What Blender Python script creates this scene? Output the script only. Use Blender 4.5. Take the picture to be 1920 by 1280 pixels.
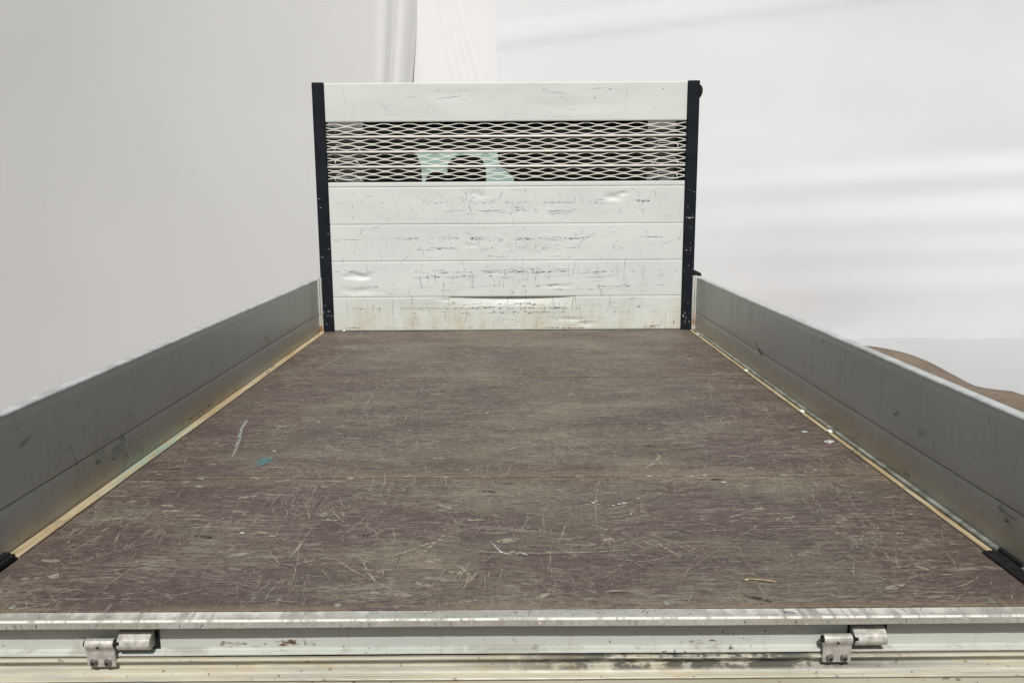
import bpy, bmesh, math, random
from mathutils import Matrix, Vector, noise as mnoise
R = random.Random(11)
for o in list(bpy.data.objects): bpy.data.objects.remove(o)
S = bpy.context.scene
COL = S.collection

# ------------------------------------------------------------------ camera
YAW, PITCH, ROLL = 0.0011, 0.1754, -0.0059
cd = bpy.data.cameras.new('camera'); cam = bpy.data.objects.new('camera', cd); COL.objects.link(cam)
fwd = Vector((math.sin(YAW)*math.cos(PITCH), math.cos(YAW)*math.cos(PITCH), -math.sin(PITCH)))
rt = Vector((math.cos(YAW), -math.sin(YAW), 0)); up = rt.cross(fwd)
r2 = math.cos(ROLL)*rt + math.sin(ROLL)*up; u2 = -math.sin(ROLL)*rt + math.cos(ROLL)*up
m = Matrix((r2, u2, -fwd)).transposed().to_4x4(); m.translation = Vector((0.0196, -4.4644, 0.7285))
cam.matrix_world = m
cd.sensor_width = 36; cd.lens = 36*1530.78/1920; cd.clip_start = 0.05; cd.clip_end = 600
S.camera = cam

# ------------------------------------------------------------------ light
ELEV = math.radians(50.5)
AZ = math.radians(0.0)
w = bpy.data.worlds.new('World'); S.world = w; w.use_nodes = True
nt = w.node_tree; nt.nodes.clear()
sky = nt.nodes.new('ShaderNodeTexSky'); sky.sky_type = 'NISHITA'; sky.sun_disc = False
sky.sun_elevation = ELEV; sky.sun_rotation = math.pi + AZ; sky.dust_density = 3.0; sky.ozone_density = 0.6; sky.air_density = 1.0
bg = nt.nodes.new('ShaderNodeBackground'); bg.inputs[1].default_value = 0.052
wo = nt.nodes.new('ShaderNodeOutputWorld')
nt.links.new(sky.outputs[0], bg.inputs[0]); nt.links.new(bg.outputs[0], wo.inputs[0])
sd = bpy.data.lights.new('sun', 'SUN'); sd.energy = 3.6; sd.angle = math.radians(0.55); sd.color = (1.0, 0.98, 0.925)
sun = bpy.data.objects.new('sun', sd); COL.objects.link(sun); sun.rotation_euler = (math.pi/2-ELEV, 0, AZ); sun.location = (0, -6, 8)
vs = S.view_settings; vs.view_transform = 'Standard'; vs.look = 'None'; vs.exposure = 0.0; vs.gamma = 1; vs.use_curve_mapping = False

# ------------------------------------------------------------------ node helper
def lin(r, g, b):
    f = lambda c: (c/255/12.92) if c/255 <= .04045 else ((c/255+.055)/1.055)**2.4
    return (f(r), f(g), f(b), 1)
class NM:
    def __init__(s, name, rough=.6, spec=.35, metal=0):
        s.m = bpy.data.materials.new(name); s.m.use_nodes = True; s.t = s.m.node_tree
        s.b = s.t.nodes['Principled BSDF']; s.b.inputs['Roughness'].default_value = rough
        s.b.inputs['Specular IOR Level'].default_value = spec; s.b.inputs['Metallic'].default_value = metal
        s.co = s.t.nodes.new('ShaderNodeTexCoord').outputs['Object']
    def L(s, a, b): s.t.links.new(a, b)
    def put(s, sock, v):
        if isinstance(v, bpy.types.NodeSocket): s.L(v, sock)
        else: sock.default_value = v
    def vec(s, sc=(1,1,1), loc=(0,0,0), rot=(0,0,0)):
        n = s.t.nodes.new('ShaderNodeMapping'); s.L(s.co, n.inputs[0])
        n.inputs['Scale'].default_value = sc; n.inputs['Location'].default_value = loc; n.inputs['Rotation'].default_value = rot
        return n.outputs[0]
    def noise(s, sc=(1,1,1), scale=1, det=4, rough=.6, loc=(0,0,0), dist=0, rot=(0,0,0)):
        n = s.t.nodes.new('ShaderNodeTexNoise'); s.L(s.vec(sc, loc, rot), n.inputs['Vector'])
        n.inputs['Scale'].default_value = scale; n.inputs['Detail'].default_value = det
        n.inputs['Roughness'].default_value = rough; n.inputs['Distortion'].default_value = dist
        return n.outputs[0]
    def vor(s, sc=(1,1,1), scale=1, feat='F1'):
        n = s.t.nodes.new('ShaderNodeTexVoronoi'); n.feature = feat; s.L(s.vec(sc), n.inputs['Vector']); n.inputs['Scale'].default_value = scale
        return n.outputs['Distance']
    def ramp(s, x, a, b, lo=0., hi=1.):
        n = s.t.nodes.new('ShaderNodeMapRange'); n.interpolation_type = 'SMOOTHSTEP'; s.L(x, n.inputs[0])
        n.inputs[1].default_value = a; n.inputs[2].default_value = b; n.inputs[3].default_value = lo; n.inputs[4].default_value = hi
        return n.outputs[0]
    def math(s, op, a, b=0.):
        n = s.t.nodes.new('ShaderNodeMath'); n.operation = op; s.put(n.inputs[0], a); s.put(n.inputs[1], b); n.use_clamp = False
        return n.outputs[0]
    def sep(s):
        n = s.t.nodes.new('ShaderNodeSeparateXYZ'); s.L(s.co, n.inputs[0]); return n.outputs
    def mix(s, f, a, b):
        n = s.t.nodes.new('ShaderNodeMix'); n.data_type = 'RGBA'; s.put(n.inputs[0], f); s.put(n.inputs[6], a); s.put(n.inputs[7], b)
        return n.outputs[2]
    def col(s, c): s.put(s.b.inputs['Base Color'], c)
    def rough(s, c): s.put(s.b.inputs['Roughness'], c)
    def bump(s, h, st=.3, dist=.002):
        n = s.t.nodes.new('ShaderNodeBump'); s.L(h, n.inputs['Height']); n.inputs['Strength'].default_value = st; n.inputs['Distance'].default_value = dist
        s.L(n.outputs[0], s.b.inputs['Normal'])
    def alpha(s, a): s.put(s.b.inputs['Alpha'], a)

def M_headboard():
    k = NM('painted_headboard', .42, .4)
    big = k.noise((1.2, 1, 3), 1.6, 3, .5)
    c = k.mix(k.ramp(big, .3, .7), (.62, .66, .635, 1), (.675, .71, .685, 1))
    z = k.sep()['Z']
    # grime rising from the floor, uneven
    n2 = k.noise((6, 1, 1.4), 1.5, 5, .65)
    g = k.math('MULTIPLY', k.ramp(z, .30, .0), k.ramp(n2, .25, .75))
    c = k.mix(k.math('MULTIPLY', g, .75), c, (.50, .46, .33, 1))
    # fine rub marks
    hs = k.noise((3, 1, 90), 1.0, 4, .7); c = k.mix(k.math('MULTIPLY', k.ramp(hs, .60, .74), .22), c, (.36, .37, .36, 1))
    vs_ = k.noise((120, 1, 4), 1.0, 3, .7, (3, 0, 1)); c = k.mix(k.math('MULTIPLY', k.math('MULTIPLY', k.ramp(vs_, .64, .72), k.ramp(z, .75, .05)), .4), c, (.28, .28, .27, 1))
    sp = k.noise((60, 60, 60), 1.0, 3, .6, (7, 1, 1)); c = k.mix(k.math('MULTIPLY', k.ramp(sp, .68, .76), .45), c, (.2, .2, .19, 1))
    rs = k.noise((26, 1, 8), 1.0, 4, .6, (1, 1, 5)); c = k.mix(k.math('MULTIPLY', k.ramp(rs, .64, .76), k.ramp(z, .07, .0, 0, .8)), c, (.33, .15, .045, 1))
    k.col(c); k.rough(k.ramp(big, .3, .7, .38, .52)); k.bump(k.noise((4, 1, 6), 1.5, 3, .5), .25, .006)
    return k.m
def M_floor():
    k = NM('phenolic_plywood', .62, .28)
    fx = k.noise((7, 48, 1), 1.0, 7, .78, (0, 3, 0), 1.2); fy = k.noise((62, 9, 1), 1.0, 6, .75, (9, 1, 0), .5)
    fine = k.math('ADD', k.math('MULTIPLY', k.math('SUBTRACT', fx, .5), 1.0), k.math('MULTIPLY', k.math('SUBTRACT', fy, .5), .45))
    bl = k.noise((1.5, 3.2, 1), 1.25, 5, .62, (2, 5, 0)); x = k.sep()['X']; y = k.sep()['Y']
    # the middle of the bed is rubbed through more than the sides
    mid = k.ramp(k.math('ABSOLUTE', k.math('SUBTRACT', x, .12)), .95, .1, -.04, .04)
    iso = k.noise((34, 80, 1), 1.0, 6, .78, (5, 9, 0), .6)
    wear = k.math('ADD', k.math('ADD', bl, mid), k.math('ADD', k.math('MULTIPLY', fine, .55), k.math('MULTIPLY', k.math('SUBTRACT', iso, .5), .5)))
    c = k.mix(k.ramp(iso, .42, .60), (.086, .062, .055, 1), (.126, .094, .082, 1))
    c = k.mix(k.ramp(wear, .48, .58, 0, .7), c, (.160, .134, .104, 1))
    c = k.mix(k.ramp(wear, .60, .72, 0, .85), c, (.225, .195, .146, 1))
    ol = k.noise((2.4, 4.5, 1), 1.0, 4, .6, (8, 3, 0)); c = k.mix(k.ramp(ol, .50, .66, 0, .4), c, (.120, .104, .082, 1))
    # hair-line scratches: ridges of stretched noise in several directions
    for sc, rot, wd, lo, amt, seed in (((3.5, 26, 1), .05, .016, .46, .75, 1), ((24, 4, 1), .1, .013, .50, .6, 5), ((5, 22, 1), .75, .012, .52, .6, 8), ((6, 24, 1), -.6, .012, .52, .55, 12), ((9, 80, 1), 0, .03, .45, .55, 15)):
        n = k.noise(sc, 1.0, 3, .6, (seed, seed*1.7, 0), .25, (0, 0, rot)); r_ = k.ramp(k.math('ABSOLUTE', k.math('SUBTRACT', n, .5)), wd, wd*.25)
        g = k.ramp(k.noise((3, 5, 1), 1.0, 4, .65, (seed*3., 2, 0)), lo, lo+.1)
        c = k.mix(k.math('MULTIPLY', k.math('MULTIPLY', r_, g), amt), c, (.285, .25, .205, 1))
    sp = k.noise((26, 60, 1), 1.0, 4, .7, (7, 2, 0)); c = k.mix(k.ramp(sp, .66, .73, 0, .75), c, (.31, .275, .225, 1))
    s2 = k.noise((70, 190, 1), 1.0, 4, .75, (3, 12, 0)); c = k.mix(k.ramp(s2, .58, .65, 0, .7), c, (.27, .235, .185, 1))
    fd = k.noise((55, 190, 1), 1.0, 5, .75, (4, 8, 0)); c = k.mix(k.ramp(fd, .54, .64, 0, .6), c, (.052, .040, .035, 1))
    dk = k.noise((2.2, 3.4, 1), 1.3, 5, .65, (12, 4, 0)); c = k.mix(k.math('MULTIPLY', k.ramp(dk, .56, .72), .35), c, (.055, .050, .044, 1))
    for yy, wd, am in ((-1.196, .05, .5), (-2.405, .085, .6), (-3.105, .03, .8)):
        d = k.math('ABSOLUTE', k.math('SUBTRACT', y, yy))
        e = k.math('MULTIPLY', k.ramp(d, wd, 0.0), k.ramp(k.math('ADD', k.noise((2.5, 12, 1), 1.0, 5, .7, (yy, 0, 0)), k.math('MULTIPLY', fine, .6)), .40, .58))
        c = k.mix(k.math('MULTIPLY', e, am), c, (.225, .175, .115, 1))
    k.col(c)
    k.rough(k.ramp(fx, .4, .7, .5, .72))
    wv = k.t.nodes.new('ShaderNodeTexWave'); k.L(k.vec((1, 1, 1)), wv.inputs[0]); wv.inputs['Scale'].default_value = 62; wv.bands_direction = 'X'
    h = k.math('ADD', k.math('MULTIPLY', wv.outputs['Fac'], .14), k.math('ADD', fx, k.math('MULTIPLY', fd, .8)))
    k.bump(h, .5, .0016)
    return k.m
def M_side(left):
    k = NM('side_board_paint', .40, .42)
    big = k.noise((1, 1.0, 2), 1.4, 3, .5)
    c = k.mix(k.ramp(big, .3, .7), (.445, .455, .41, 1), (.505, .512, .462, 1))
    v = k.noise((1, 46, 2.2), 1.0, 5, .65); c = k.mix(k.math('MULTIPLY', k.ramp(v, .52, .72), .28), c, (.30, .285, .245, 1))
    z = k.sep()['Z']; n2 = k.noise((1, 2.2, 5), 1.0, 5, .65, (0, 4, 0))
    g = k.math('MULTIPLY', k.ramp(z, .11, .0), k.ramp(n2, .28, .66)); c = k.mix(k.math('MULTIPLY', g, .6), c, (.44, .35, .18, 1))
    g2 = k.math('MULTIPLY', k.ramp(z, .26, .03), k.ramp(k.noise((1, 1.2, 2), 1.3, 4, .6, (0, 9, 1)), .45, .68)); c = k.mix(k.math('MULTIPLY', g2, .35), c, (.36, .30, .19, 1))
    sp = k.noise((1, 55, 30), 1.0, 3, .7, (0, 2, 6)); c = k.mix(k.math('MULTIPLY', k.ramp(sp, .66, .76), .5), c, (.14, .13, .11, 1))
    if left:
        t = k.noise((1, 16, 26), 1.0, 4, .7, (0, 1, 2)); y = k.sep()['Y']
        d = k.math('ADD', k.math('POWER', k.math('MULTIPLY', k.math('SUBTRACT', y, -2.34), 3.4), 2), k.math('POWER', k.math('MULTIPLY', k.math('SUBTRACT', z, .06), 14.), 2))
        c = k.mix(k.math('MULTIPLY', k.ramp(d, 1., .1), k.ramp(t, .57, .66, 0, .8)), c, (.035, .15, .15, 1))
    k.col(c); k.rough(k.ramp(v, .3, .7, .34, .5)); k.bump(k.noise((1, 30, 5), 1.4, 3, .5), .08, .001)
    return k.m
def M_simple(name, c, rough=.5, spec=.4, metal=0, var=.12, sc=8., bump=.15):
    k = NM(name, rough, spec, metal); n = k.noise((1, 1, 1), sc, 5, .65)
    d = tuple(x*(1-var*2) for x in c[:3])+(1,); e = tuple(min(1, x*(1+var)) for x in c[:3])+(1,)
    k.col(k.mix(k.ramp(n, .3, .7), d, e)); k.rough(k.ramp(n, .3, .7, rough*.88, min(1, rough*1.12)))
    if bump: k.bump(n, bump, .002)
    return k.m
def M_post():
    k = NM('navy_post_paint', .6, .18); n = k.noise((1, 1, 1), 9, 5, .6)
    c = k.mix(k.ramp(n, .35, .7), (.0055, .0085, .0135, 1), (.010, .014, .020, 1))
    z = k.sep()['Z']; s_ = k.noise((46, 46, 75), 1.0, 2, .6, (3, 3, 3))
    c = k.mix(k.math('MULTIPLY', k.ramp(s_, .73, .77), k.ramp(z, .75, .1, .05, .8)), c, (.45, .47, .46, 1))
    h = k.noise((8, 8, 130), 1.0, 3, .7); c = k.mix(k.math('MULTIPLY', k.ramp(h, .62, .74), .22), c, (.10, .12, .14, 1))
    k.col(c); return k.m
def M_beam():
    k = NM('grey_beam_paint', .42, .42); n = k.noise((.8, 4, 4), 2, 4, .6)
    c = k.mix(k.ramp(n, .3, .7), (.45, .47, .435, 1), (.52, .54, .50, 1))
    sp = k.noise((75, 75, 75), 1.0, 2, .5, (2, 0, 0)); pm = k.ramp(k.noise((1.6, 1, 1), 1.4, 2, .5), .4, .65)
    c = k.mix(k.math('MULTIPLY', k.ramp(sp, .66, .72), k.math('MULTIPLY', pm, .85)), c, (.05, .046, .04, 1))
    st = k.noise((22, 4, 9), 1.0, 4, .65, (4, 4, 4)); c = k.mix(k.math('MULTIPLY', k.ramp(st, .58, .76), .35), c, (.36, .31, .22, 1))
    z = k.sep()['Z']; gr = k.math('MULTIPLY', k.ramp(k.math('ABSOLUTE', k.math('ADD', z, .0712)), .006, .0005), k.ramp(k.noise((9, 3, 40), 1.0, 5, .75, (3, 3, 3)), .48, .62)); c = k.mix(k.math('MULTIPLY', gr, .4), c, (.16, .12, .07, 1))
    dr = k.noise((60, 2, 6), 1.0, 4, .7, (1, 6, 2)); c = k.mix(k.math('MULTIPLY', k.ramp(dr, .60, .75), .4), c, (.27, .24, .18, 1))
    k.col(c); k.bump(n, .1, .003); return k.m
def M_sill():
    k = NM('worn_aluminium', .42, .4, .0); n = k.noise((2.5, 9, 9), 2, 5, .65)
    c = k.mix(k.ramp(n, .3, .7), (.35, .35, .31, 1), (.46, .46, .42, 1))
    s_ = k.noise((150, 150, 60), 1.0, 5, .8, (1, 0, 3), .3); c = k.mix(k.math('MULTIPLY', k.ramp(s_, .46, .64), .5), c, (.21, .20, .165, 1))
    t_ = k.noise((4, 60, 60), 1.0, 5, .7, (4, 0, 3)); c = k.mix(k.math('MULTIPLY', k.ramp(t_, .48, .62), .35), c, (.30, .27, .20, 1))
    g = k.noise((9, 90, 60), 1.0, 5, .7, (8, 0, 3)); c = k.mix(k.math('MULTIPLY', k.ramp(g, .54, .7), .4), c, (.34, .37, .32, 1))
    w_ = k.noise((120, 60, 60), 1.0, 3, .7, (5, 0, 0)); c = k.mix(k.math('MULTIPLY', k.ramp(w_, .64, .70), .6), c, (.78, .77, .72, 1))
    z = k.sep()['Z']; lip_highlight = k.math('MULTIPLY', k.math('MULTIPLY', k.ramp(z, -.0036, -.0028), k.ramp(z, -.0001, -.0008)), k.ramp(k.noise((40, 5, 5), 1.0, 4, .7, (3, 0, 0)), .40, .52))
    c = k.mix(lip_highlight, c, (.70, .69, .63, 1))  # sun highlight along the lip painted in as broken lighter metal
    k.col(c); k.bump(s_, .5, .002); k.rough(k.ramp(s_, .35, .7, .32, .55)); return k.m
def M_tailgate():
    k = NM('cream_tailgate_paint', .40, .45); n = k.noise((1.3, 6, 6), 2, 4, .6)
    c = k.mix(k.ramp(n, .3, .7), (.44, .415, .325, 1), (.545, .52, .415, 1))
    st = k.noise((9, 20, 34), 1.0, 5, .7, (4, 4, 4)); c = k.mix(k.math('MULTIPLY', k.ramp(st, .55, .70), .5), c, (.47, .31, .155, 1))
    gy = k.noise((1.1, 8, 24), 1.0, 5, .7, (1, 1, 9)); c = k.mix(k.math('MULTIPLY', k.ramp(gy, .50, .64), .7), c, (.33, .34, .31, 1))
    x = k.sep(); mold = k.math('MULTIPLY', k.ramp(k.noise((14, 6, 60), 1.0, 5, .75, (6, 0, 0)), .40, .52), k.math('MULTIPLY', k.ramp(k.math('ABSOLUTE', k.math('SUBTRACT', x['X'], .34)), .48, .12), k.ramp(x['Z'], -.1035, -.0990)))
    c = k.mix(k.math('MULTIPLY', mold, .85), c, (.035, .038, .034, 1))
    sp = k.noise((80, 80, 80), 1.0, 2, .5); c = k.mix(k.math('MULTIPLY', k.ramp(sp, .67, .73), .7), c, (.12, .085, .05, 1))
    k.col(c); k.bump(st, .2, .002); return k.m
def M_galv():
    k = NM('galvanised_steel', .38, .5, .3); v = k.vor((1, 1, 1), 120); n = k.noise((1, 1, 1), 60, 5, .7)
    c = k.mix(k.ramp(n, .3, .72), (.40, .39, .355, 1), (.66, .65, .60, 1)); c = k.mix(k.math('MULTIPLY', k.ramp(v, .2, .7), .25), c, (.42, .42, .40, 1))
    r = k.noise((1, 1, 1), 45, 4, .6, (5, 5, 5)); c = k.mix(k.math('MULTIPLY', k.ramp(r, .60, .72), .55), c, (.30, .21, .10, 1))
    k.col(c); k.rough(k.ramp(n, .3, .7, .28, .5)); k.bump(n, .15, .001); return k.m
def M_strip(left):
    k = NM('pale_wood_strip', .6, .3); n = k.noise((30, 2.5, 30), 1.0, 5, .7)
    c = k.mix(k.ramp(n, .32, .68), (.40, .29, .15, 1), (.56, .48, .33, 1))
    b = k.noise((40, 4, 1), 1.0, 5, .7, (3, 2, 0)); c = k.mix(k.math('MULTIPLY', k.ramp(b, .50, .66), .75), c, (.32, .20, .085, 1))
    g = k.noise((22, 7, 1), 1.0, 4, .7, (8, 2, 0)); c = k.mix(k.math('MULTIPLY', k.ramp(g, .56, .66), .8), c, (.20, .19, .15, 1))
    if left:
        y = k.sep()['Y']; d = k.math('ABSOLUTE', k.math('SUBTRACT', y, -2.17)); t = k.noise((30, 9, 1), 1.0, 4, .7, (1, 7, 0))
        c = k.mix(k.math('MULTIPLY', k.ramp(d, .46, .05), k.ramp(t, .42, .58, 0, .8)), c, (.25, .42, .36, 1))
    k.col(c); k.bump(n, .4, .002); return k.m
def M_mark(name, c, rough=.6, lo=.42, hi=.55, sc=55., amax=.9):
    k = NM(name, rough, .3); n = k.noise((1, 1, 1), sc, 3, .6); k.col(c); k.alpha(k.ramp(n, lo, hi, 0, amax)); return k.m
def M_cloth(name, a, b):
    k = NM(name, .9, .08); n = k.noise((1, 1, 1), .38, 3, .5); c = k.mix(k.ramp(n, .3, .7), a, b)
    k.col(c); k.bump(k.noise((1, 1, 1), .9, 2, .4), .12, .03); return k.m
def M_ground():
    k = NM('sandy_earth', .9, .15); n = k.noise((1, 1, 1), 3, 6, .7); f = k.noise((1, 1, 1), 60, 4, .7)
    c = k.mix(k.ramp(n, .3, .7), (.205, .160, .120, 1), (.265, .210, .160, 1)); c = k.mix(k.math('MULTIPLY', k.ramp(f, .5, .7), .4), c, (.34, .285, .225, 1))
    k.col(c); k2 = k.noise((1, 1, 1), 14, 5, .7, (4, 4, 4)); c = k.mix(k.ramp(k2, .48, .64, 0, .6), c, (.15, .125, .10, 1)); k.col(c); k.bump(f, .8, .03); return k.m
def M_glass(name, tint, gl=.08):
    mt = bpy.data.materials.new(name); mt.use_nodes = True; t = mt.node_tree; t.nodes.clear()
    a = t.nodes.new('ShaderNodeBsdfTransparent'); a.inputs[0].default_value = tint
    g = t.nodes.new('ShaderNodeBsdfGlossy'); g.inputs['Roughness'].default_value = .03; g.inputs[0].default_value = (.9, .95, .95, 1)
    f = t.nodes.new('ShaderNodeFresnel'); f.inputs[0].default_value = 1.45
    mx = t.nodes.new('ShaderNodeMixShader'); o = t.nodes.new('ShaderNodeOutputMaterial')
    t.links.new(f.outputs[0], mx.inputs[0]); t.links.new(a.outputs[0], mx.inputs[1]); t.links.new(g.outputs[0], mx.inputs[2]); t.links.new(mx.outputs[0], o.inputs[0])
    return mt

mat = dict(
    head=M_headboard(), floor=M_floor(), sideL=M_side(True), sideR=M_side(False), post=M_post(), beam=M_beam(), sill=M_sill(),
    tail=M_tailgate(), galv=M_galv(), stripL=M_strip(True), stripR=M_strip(False),
    cream=M_simple('cream_wire_paint', (.90, .885, .82), .4, .45, 0, .03, 30, .1),
    rubber=M_simple('black_rubber', (.014, .014, .014), .6, .3, 0, .2, 40, .3),
    dark=M_simple('dark_underframe', (.03, .028, .025), .7, .2, 0, .2, 10, 0),
    edge=M_simple('grimy_plywood_edge', (.05, .032, .020), .8, .2, 0, .3, 40, .2),
    filler=M_simple('tan_seam_filler', (.36, .34, .27), .7, .2, 0, .25, 18, 0),
    steel=M_simple('dull_bolt_steel', (.30, .28, .26), .35, .5, .7, .25, 90, .1),
    toprail=M_simple('weathered_rail', (.50, .53, .52), .4, .45, .1, .14, 14, .1),
    flange=M_simple('grey_green_flange', (.27, .285, .25), .5, .4, .1, .25, 22, .2),
    cab=M_simple('cab_paint', (.62, .63, .62), .3, .5, 0, .05, 3, 0),
    cabrear=M_simple('cab_rear_paint', (.20, .20, .19), .4, .4, 0, .08, 5, 0),
    inner=M_simple('dark_cab_lining', (.02, .02, .02), .8, .2, 0, .2, 8, 0),
    seat=M_simple('black_seat_fabric', (.012, .012, .013), .9, .1, 0, .2, 30, 0),
    tyre=M_simple('tyre_rubber', (.02, .02, .02), .8, .2, 0, .2, 30, .2),
    rear_glass=M_glass('rear_window_glass', (.75, .8, .79, 1)), wind_glass=M_glass('windscreen_glass', (.88, .975, .94, 1)),
    m_dark=M_mark('dark_scratch', (.045, .042, .038, 1), .6, .38, .55, 70., .8),
    m_rust=M_mark('rust_scratch', (.21, .10, .04, 1), .8, .36, .60, 60., .6),
    m_pale=M_mark('pale_scratch', (.36, .315, .255, 1), .6, .36, .54, 80., .85),
    m_scuff=M_mark('faint_scuff', (.06, .058, .052, 1), .6, .38, .58, 60., .6),
    m_white=M_mark('white_paint_mark', (.66, .66, .62, 1), .6, .36, .48, 110., .95),
    m_teal=M_mark('teal_paint_mark', (.11, .27, .275, 1), .5, .40, .54, 130., .85),
    m_mint=M_mark('mint_chalk_mark', (.50, .54, .48, 1), .7, .42, .58, 140., .8),
    m_soot=M_mark('dark_floor_scratch', (.045, .037, .033, 1), .6, .40, .56, 80., .8),
    straw=M_simple('dry_straw', (.62, .50, .28), .6, .3, 0, .15, 60, .1),
    ground=M_ground(),
    clothL=M_cloth('warm_grey_cloth', (.685, .69, .695, 1), (.73, .735, .74, 1)),
    clothM=M_cloth('white_cloth', (.74, .75, .77, 1), (.785, .79, .81, 1)),
    clothR=M_cloth('cool_white_cloth', (.70, .715, .745, 1), (.755, .77, .80, 1)),
    clothG=M_cloth('grey_ground_cloth', (.43, .435, .44, 1), (.46, .465, .47, 1)),
)

# ------------------------------------------------------------------ mesh helpers
def link(name, me, material, parent=None, smooth=False):
    o = bpy.data.objects.new(name, me); COL.objects.link(o)
    if material: me.materials.append(material)
    if smooth:
        for p in me.polygons: p.use_smooth = True
    if parent:
        o.parent = parent; o.matrix_parent_inverse = world_of(parent).inverted()
    return o
def world_of(o):
    mm = Matrix.Translation(o.location)
    return mm if o.parent is None else world_of(o.parent) @ o.matrix_parent_inverse @ mm
def pyd(name, v, f, material, parent=None, smooth=False):
    me = bpy.data.meshes.new(name); me.from_pydata([tuple(q) for q in v], [], f); me.update(); return link(name, me, material, parent, smooth)
def frombm(name, bm, material, parent=None, smooth=False):
    bmesh.ops.recalc_face_normals(bm, faces=bm.faces[:])
    me = bpy.data.meshes.new(name); bm.to_mesh(me); bm.free(); return link(name, me, material, parent, smooth)
def add_box(bm, x0, x1, y0, y1, z0, z1, bev=0., seg=2):
    vs_ = [bm.verts.new(p) for p in ((x0,y0,z0),(x1,y0,z0),(x1,y1,z0),(x0,y1,z0),(x0,y0,z1),(x1,y0,z1),(x1,y1,z1),(x0,y1,z1))]
    fs = [bm.faces.new([vs_[i] for i in q]) for q in ((0,3,2,1),(4,5,6,7),(0,1,5,4),(1,2,6,5),(2,3,7,6),(3,0,4,7))]
    if bev:
        es = list({e for f in fs for e in f.edges}); bmesh.ops.bevel(bm, geom=es, offset=bev, segments=seg, affect='EDGES', profile=.5)
def box(name, x0, x1, y0, y1, z0, z1, material, parent, bev=.002, seg=2):
    bm = bmesh.new(); add_box(bm, x0, x1, y0, y1, z0, z1, bev, seg); return frombm(name, bm, material, parent)
def prof_x(name, pts, x0, x1, material, parent, nseg=60, wob=0., closed=True, smooth=False, ends=True):
    """profile of (y,z) swept along x; wob adds the tiny unevenness of used metal"""
    v = []; f = []; n = len(pts)
    for i in range(nseg+1):
        x = x0+(x1-x0)*i/nseg
        for j, (y, z) in enumerate(pts):
            dy = wob*math.sin(x*7.1+j*.3)*.6+wob*R.uniform(-1, 1)*.45; dz = wob*math.sin(x*5.3+1+j*.2)*.6+wob*R.uniform(-1, 1)*.4
            v.append((x, y+dy, z+dz))
    for i in range(nseg):
        for j in range(n if closed else n-1):
            a = i*n+j; b = i*n+(j+1) % n; f.append((a, a+n, b+n, b))
    if closed and ends: f.append(tuple(range(n))); f.append(tuple(nseg*n+j for j in reversed(range(n))))
    bm = bmesh.new(); me = bpy.data.meshes.new('t'); me.from_pydata(v, [], f); bm.from_mesh(me); bpy.data.meshes.remove(me)
    return frombm(name, bm, material, parent, smooth)
def tube(bm, p0, p1, r, n=12, caps=True):
    p0 = Vector(p0); p1 = Vector(p1); d = (p1-p0).normalized(); a = d.orthogonal().normalized(); b = d.cross(a)
    A = [bm.verts.new(p0+r*(math.cos(2*math.pi*i/n)*a+math.sin(2*math.pi*i/n)*b)) for i in range(n)]
    B = [bm.verts.new(p1+r*(math.cos(2*math.pi*i/n)*a+math.sin(2*math.pi*i/n)*b)) for i in range(n)]
    for i in range(n): bm.faces.new((A[i], A[(i+1) % n], B[(i+1) % n], B[i]))
    if caps: bm.faces.new(A); bm.faces.new(B)
def tag(o, label, cat=None, group=None, kind=None):
    if label: o['label'] = label
    if cat: o['category'] = cat
    if group: o['group'] = group
    if kind: o['kind'] = kind
    return o
def empty(name, loc):
    o = bpy.data.objects.new(name, None); o.location = loc; COL.objects.link(o); return o

class Marks:
    """thin worn-in marks that lie on a surface: ribbons and small patches"""
    def __init__(s): s.v = []; s.f = []
    def ribbon(s, pts, w, nrm, taper=True):
        pts = [Vector(p) for p in pts]; nrm = Vector(nrm); n = len(pts); b = len(s.v)
        for i, p in enumerate(pts):
            t = (pts[min(n-1, i+1)]-pts[max(0, i-1)]); t = t.normalized() if t.length > 1e-9 else Vector((1, 0, 0))
            sd_ = nrm.cross(t).normalized(); u = i/(n-1)
            ww = w*(.5 if not taper else .5*max(.18, math.sin(math.pi*min(1, max(0, u)))**.6))*R.uniform(.7, 1.2)
            s.v += [p+sd_*ww, p-sd_*ww]
        for i in range(n-1): a = b+2*i; s.f.append((a, a+1, a+3, a+2))
    def patch(s, pts):
        b = len(s.v); s.v += [Vector(p) for p in pts]; s.f.append(tuple(range(b, b+len(pts))))
    def build(s, name, material, parent):
        o = pyd(name, s.v, s.f, material, parent); o['kind'] = 'stuff'; return o

# ------------------------------------------------------------------ the setting
GZ = -0.95
def build_ground():
    v = []; f = []; n = 48
    xs = [-150, -60, -20]+[-12+24*i/(n-1) for i in range(n)]+[20, 60, 150]
    for y in xs:
        for x in xs: v.append((x, y+1, GZ+(.0008*math.sin(x*1.7)*math.sin(y*1.3) if abs(x) < 12 and abs(y) < 12 else 0)-.0005))
    k = len(xs)
    for j in range(k-1):
        for i in range(k-1): f.append((j*k+i, j*k+i+1, (j+1)*k+i+1, (j+1)*k+i))
    o = pyd('ground', v, f, mat['ground'], None, True); tag(o, 'bare brown sandy ground beside the truck', kind='structure')
build_ground()

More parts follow.
